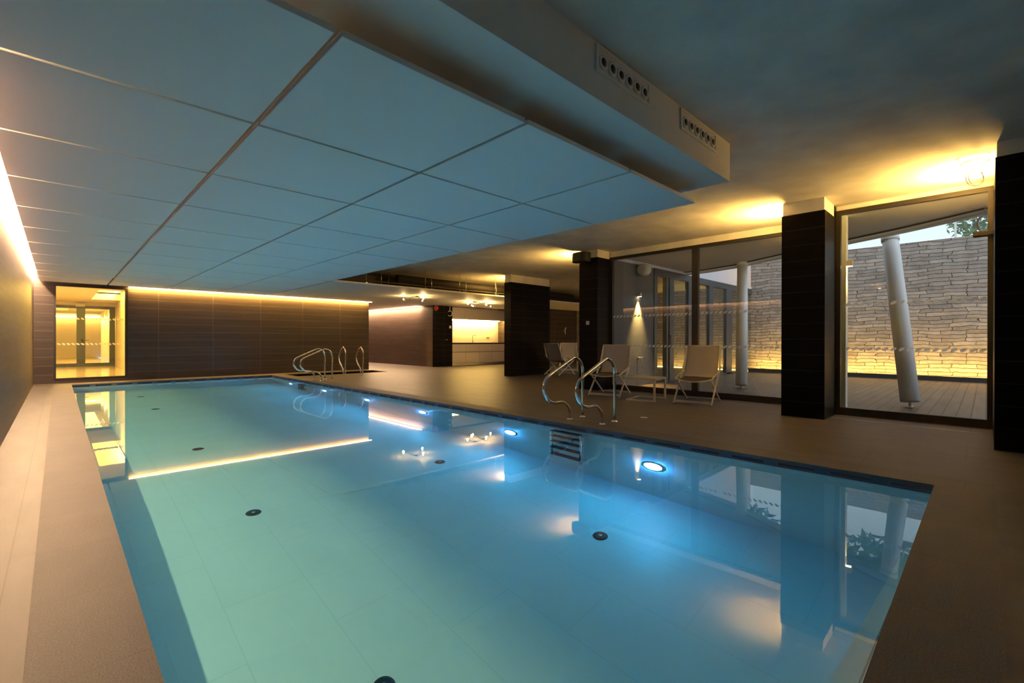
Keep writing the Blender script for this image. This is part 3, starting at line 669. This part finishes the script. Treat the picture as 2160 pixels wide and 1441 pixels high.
q = MB(); q.bar((.73,LY1-.06,1.12),(.95,LY1-.06,1.12),.022); q.bar((.73,LY1-.06,1.12),(.73,LY1-.02,1.12),.022); q.box(.70,LY1-.045,.98,.75,LY1-.03,1.18); o = q.build('door_handle', M['steel'], t); o.matrix_parent_inverse = inv
t = thing('exit_sign','small pale box sign above the lobby double door','sign',(.68,LY1-.05,2.60)); q = MB(); q.box(-.15,-.04,-.07,.15,.0,.07); q.build('sign_box', M['exit'], t, bevel=.01)
q = MB(); q.box(-.13,-.043,-.055,.13,-.0405,.055); q.build('sign_face', M['cream'], t)
for k, y in enumerate((29.3,32.2,34.6)):
    lb = ['nearest','middle','farthest'][k]
    q = MB(); q.box(1.74,y,.02,1.998,y+.35,2.715); tag(q.build('pilaster', M['lobby']), 'pale wall pilaster lit from above beyond the lobby door, '+lb,'pilaster','pilasters beyond the lobby door')
    spot('pilaster_light',(1.62,y-.22,2.66),(1.80,y,.3),420,(1,.58,.10),math.radians(80),.6)
area('lobby_light',(-.4,20.5,2.70),(0,0,0),1.6,3.5,230,(1,.57,.12))
area('recess_light',(1.70,22,2.90),(0,math.radians(100),0),.10,4.0,420,(1,.58,.08))
area('corridor_light',(0.2,31,2.70),(0,0,0),2.5,7,380,(1,.57,.14))
led('led_strip',-2.9,39.6,2.55,1.95,39.65,2.6,'glowing warm strip light at the far end beyond the lobby doors')

# ------------------------------------------------------------------ outside
w = MB(); w.box(8.79,-6,-.2,19.2,6.28,-.012); structure(w.build('floor_deck', M['deck']),'wet timber deck outside the windows')
SX = 18.9
w = MB(); w.box(SX,-8,-.1,SX+.4,14.6,4.20); structure(w.build('wall_garden', M['stone']),'stacked pale stone garden wall')
w = MB(); w.box(SX-.52,-8,-.02,SX-.44,6.2,.12); structure(w.build('trim_3', M['duct']),'kerb at the foot of the stone wall')
led('led_strip',SX-.40,-6,.0,SX-.34,6.2,.02,'glowing warm strip light set in the deck at the foot of garden wall','led_stone')
# canopy
can = [(8.78,-4),(8.6,-3.0),(10.11,0),(10.82,1.08),(11.29,1.95),(12.18,3.46),(12.95,4.75),(13.25,5.7),(13.3,6.28),(9.42,6.28),(9.42,2.0),(8.78,2.0)]
w = MB(); w.prism(can,3.18,3.42); structure(w.build('canopy', M['soffit']),'pale canopy roof over the deck outside')
edge = [(8.6,-3.0),(10.11,0),(10.82,1.08),(11.29,1.95),(12.18,3.46),(12.95,4.75),(13.25,5.7),(13.3,6.28)]
w = MB()
for a, b in zip(edge, edge[1:]): w.bar((a[0]-.02,a[1],3.17),(b[0]-.02,b[1],3.17),.05,.02)
structure(w.build('trim_4', M['frame']),'dark drip line under the canopy edge')
w = MB()
for a, b in zip(edge, edge[1:]): w.bar((a[0]+.12,a[1]-.02,3.16),(b[0]+.12,b[1]-.02,3.16),.14,.10)
structure(w.build('trim_5', M['soffit']),'pale gutter along the canopy edge')
# leaning posts
def lean_post(b, t_, r, label):
    t = thing('leaning_post', label, 'post', (b[0],b[1],0), 0, 'white leaning posts on the deck'); d = Vector(t_)-Vector(b)
    q = MB(); q.tube([(0,0,b[2]),d*.5+Vector((0,0,b[2])),d+Vector((0,0,b[2]))],[r,r*1.0,r*.92],28); q.build('post_shaft', M['post'], t)
    q = MB(); q.box(-r*.9,-r*.3,-.011,r*.9,r*.3,.006); q.bar((-.03,0,-.01),(0,0,.12),.035); q.bar((.06,.02,-.01),(.03,0,.12),.03); q.build('foot_bracket', M['brushed'], t)
    q = MB(); q.tube([d*.99+Vector((0,0,b[2])),d*1.03+Vector((0,0,b[2]))],r*1.02,20); q.build('head_collar', M['post'], t)
lean_post((10.66,.93,.09),(11.36,1.29,3.08),.138,'white leaning steel post on the deck seen through the right window')
lean_post((11.98,4.20,.06),(12.66,4.42,3.10),.132,'white leaning steel post on the deck seen through the two pane window')
# wing wall on the left of the courtyard
w = MB(); w.box(9.42,6.29,-.1,11.52,6.45,3.2); structure(w.build('wall_wing', M['render']),'grey ribbed render wall outside the two pane window')
w = MB(); w.box(9.42,6.27,3.10,SX,6.47,3.21); w.box(11.5,6.29,3.2,SX,6.5,5.2); structure(w.build('wall_wing_upper', M['lilac']),'pale concrete wall above the glass wing')
t = bpy.data.objects.new('window_4', None); COL.objects.link(t); t.location = (15.2,6.3,0); structure(t,'glazed side wing with grey sliding frames'); inv = Matrix.Translation((-15.2,-6.3,0))
def add4(nm, m, q): o = q.build(nm, m, t); o.matrix_parent_inverse = inv; return o
q = MB(); q.box(11.50,6.26,2.92,SX,6.40,3.11); q.box(11.50,6.26,-.01,11.66,6.40,2.92); q.box(12.62,6.26,-.01,SX,6.40,.04); add4('window_frame', M['gframe'], q)
for a, b in ((12.18,12.28),(12.36,12.62),(13.55,13.80),(15.05,15.35),(16.45,16.95)):
    q = MB(); q.box(a,6.26,.0,b,6.38,2.92); add4('sliding_stile', M['gframe'], q)
for a, b in ((12.62,13.55),(13.80,15.05),(15.35,16.45),(16.95,SX)):
    q = MB(); q.box(a,6.30,.04,b,6.312,2.92); add4('window_pane', M['glass'], q)
q = MB(); q.tube([(12.30,6.2,.95),(12.30,6.2,1.30)],.012,8); q.bar((12.30,6.2,.97),(12.30,6.27,.97),.02); q.bar((12.30,6.2,1.28),(12.30,6.27,1.28),.02); add4('pull_handle', M['black'], q)
def downlight(loc, label, d):
    t = thing('wall_downlight', label, 'wall lamp', loc)
    q = MB(); q.box(-.045,-.09,0,.045,.0,.09) if d == 'y' else q.box(-.0,-.045,0,.09,.045,.09); q.build('lamp_housing', M['cream'], t, bevel=.004)
    q = MB(); q.box(-.035,-.08,-.004,.035,-.012,-.0005) if d == 'y' else q.box(.012,-.035,-.004,.08,.035,-.0005); q.build('lamp_lens', M['lamp_lens'], t)
downlight((10.70,6.29,2.28),'small square wall lamp shining down the grey render wall','y')
spot('wall_wash',(10.70,6.21,2.26),(10.70,6.285,0),1000,(1,.62,.18),math.radians(58),1.0,.03)
# white fin wall just outside the right window, with a lamp
w = MB(); w.box(9.10,1.59,-.02,9.25,1.655,3.18); structure(w.build('wall_fin', M['post']),'white fin wall outside at the left of the right window')
t = thing('wall_downlight','small square wall lamp on the white fin outside the right window','wall lamp',(9.17,1.60,2.36))
q = MB(); q.box(-.045,-.09,0,.045,0,.09); q.build('lamp_housing', M['cream'], t, bevel=.004)
q = MB(); q.box(-.035,-.08,-.004,.035,-.012,-.0005); q.build('lamp_lens', M['lamp_lens'], t)
spot('fin_wash',(9.17,1.55,2.34),(9.17,1.6,0),120,(1,.66,.22),math.radians(40),.8,.02)
# garden tap
t = thing('garden_tap','chrome garden tap on the grey render wall behind the low table','tap',(10.70,6.29,.68))
q = MB(); q.tube([(-.02,0,0),(-.02,-.10,0),(-.02,-.13,-.05)],.018,8); q.build('tap_spout', M['steel'], t)
q = MB(); q.box(-.11,-.09,.028,.12,-.06,.045); q.build('tap_lever', M['cream'], t)
# white ring on a rod, balustrade, bush beyond
t = thing('pendant_ring','white ring on a thin rod outside at the top right of the right window','lamp',(9.9,.02,2.90))
q = MB(); pts = [(.115*math.cos(2*PI*k/24)*.7, -.115*math.cos(2*PI*k/24)*.7, .115*math.sin(2*PI*k/24)) for k in range(25)]; q.tube(pts,.018,8,cap=False); q.build('ring_tube', M['post'], t)
q = MB(); q.tube([(0,0,.115),(0,0,.285)],.006,6); q.build('drop_rod', M['cream'], t)
q = MB(); q.box(SX+.1,-8,4.25,SX+.115,6.2,5.15)
t = thing('balustrade','glass balustrade with slim steel posts on top of the stone wall','balustrade',(SX+.1,0,4.2)); inv = Matrix.Translation((-SX-.1,0,-4.2))
o = q.build('glass_panel', M['glass'], t); o.matrix_parent_inverse = inv
k = 0
for yy in [-6.6+1.45*i for i in range(9)]:
    q = MB(); q.box(SX+.06,yy-.025,4.20,SX+.16,yy+.025,5.0); o = q.build('baluster_post', M['brushed'], t); o.matrix_parent_inverse = inv
def bush(x, y, z, r, label, n=420):
    t = thing('garden_bush', label, 'bush', (x,y,z))
    q = MB(); q.tube([(0,0,-1.5),(.05,0,-.6),(0,.05,.2)],[.07,.05,.03],8); q.build('trunk', M['duct'], t)
    q = MB()
    for i in range(n):
        a, b = random.uniform(0,2*PI), random.uniform(-1,1); rr = r*random.uniform(.4,1)
        c = Vector((rr*math.sqrt(1-b*b)*math.cos(a), rr*math.sqrt(1-b*b)*math.sin(a), rr*b*.8)); u = Vector((random.uniform(-1,1),random.uniform(-1,1),random.uniform(-1,1))).normalized(); v = u.orthogonal().normalized(); s = random.uniform(.06,.14)
        q.quad(c-u*s, c+v*s*.45, c+u*s, c-v*s*.45)
    q.build('foliage', M['leaf'], t)
bush(20.6,.25,5.0,.75,'green leafy bush above the stone wall, at the right window top')
bush(21.0,4.6,4.6,.8,'green leafy bush above the stone wall, behind the tiled pillar')
for x, y, lb in ((23.6,-3.3,'dark leafy tree behind the stone wall, right of the balustrade bush'),(23.8,2.6,'dark leafy tree behind the stone wall, beyond the leaning post'),(23.8,8.5,'dark leafy tree behind the stone wall, beyond the pale upper wall')):
    t = thing('garden_tree', lb, 'tree', (x,y,3.6), 0, 'trees behind the stone wall')
    q = MB(); q.tube([(0,0,0),(.08,.05,1.5),(0,.1,3.2),(.1,0,5.6)],[.16,.13,.10,.05],8); q.build('trunk', M['duct'], t)
    q = MB()
    for i in range(2600):
        a, b = random.uniform(0,2*PI), random.uniform(-1,1); rr = 2.75*random.uniform(.3,1)
        c = Vector((rr*math.sqrt(1-b*b)*math.cos(a), rr*math.sqrt(1-b*b)*math.sin(a), 5.6+rr*b*.95)); u = Vector((random.uniform(-1,1),random.uniform(-1,1),random.uniform(-1,1))).normalized(); v = u.orthogonal().normalized(); sz = random.uniform(.16,.36)
        q.quad(c-u*sz, c+v*sz*.5, c+u*sz, c-v*sz*.5)
    q.build('crown_foliage', M['leaf'], t)
w = MB(); w.box(SX+.25,-10,-.5,30,16,3.6); structure(w.build('ground', M['slab']),'raised ground behind the stone wall')

# ------------------------------------------------------------------ uplights on the pillars
def uplight(x, y, p, dx=0):
    area('pillar_uplight',(x,y,2.90),(math.radians(180-38),0,0),.42,.06,p,(1,.58,.14),math.radians(165))
uplight(8.30,2.27,74); uplight(7.95,.005,100); uplight(9.10,6.84,62); uplight(10.9,10.95,70)

WATER.cycles.is_caustics_caster = True
for pl in WATER.data.polygons: pl.use_smooth = True
for o in bpy.data.objects:
    if o.name.startswith(('pool_basin','hanging_baffle','ceiling_box')): o.cycles.is_caustics_receiver = True
# ------------------------------------------------------------------ world: dusk sky
W = bpy.data.worlds.new('dusk'); SC.world = W; W.use_nodes = True; nt = W.node_tree; nt.nodes.clear()
bg = N(nt,'ShaderNodeBackground'); bg.inputs[0].default_value = (.56,.61,.68,1); bg.inputs[1].default_value = 2.1
ow = N(nt,'ShaderNodeOutputWorld'); nt.links.new(bg.outputs[0], ow.inputs[0])

# ------------------------------------------------------------------ camera
F_PX, YAW, PITCH, ROLL = 979.338, .774598994, -2.58445e-3, 1.63844e-3
Fw = Vector((math.sin(YAW)*math.cos(PITCH), math.cos(YAW)*math.cos(PITCH), math.sin(PITCH)))
R0 = Vector((math.cos(YAW), -math.sin(YAW), 0)); U0 = R0.cross(Fw)
R1 = R0*math.cos(ROLL) + U0*math.sin(ROLL); U1 = -R0*math.sin(ROLL) + U0*math.cos(ROLL)
cam = bpy.data.cameras.new('camera'); cam.sensor_fit = 'HORIZONTAL'; cam.sensor_width = 36; cam.lens = 36*F_PX/2160; cam.clip_start = .05; cam.clip_end = 200
co = bpy.data.objects.new('camera', cam); COL.objects.link(co)
m = Matrix((R1, U1, -Fw)).transposed().to_4x4(); m.translation = Vector((0,0,1.15)); co.matrix_world = m
SC.camera = co

# ------------------------------------------------------------------ render look
vs = SC.view_settings; vs.view_transform = 'Standard'; vs.look = 'None'; vs.gamma = 1; vs.exposure = 0; vs.use_curve_mapping = False
cy = SC.cycles
cy.use_denoising = True; cy.max_bounces = 8; cy.diffuse_bounces = 4; cy.glossy_bounces = 4; cy.transmission_bounces = 6; cy.transparent_max_bounces = 12
cy.caustics_reflective = False; cy.caustics_refractive = True; cy.blur_glossy = .5; cy.sample_clamp_indirect = 25; cy.sample_clamp_direct = 0
cy.use_light_tree = True
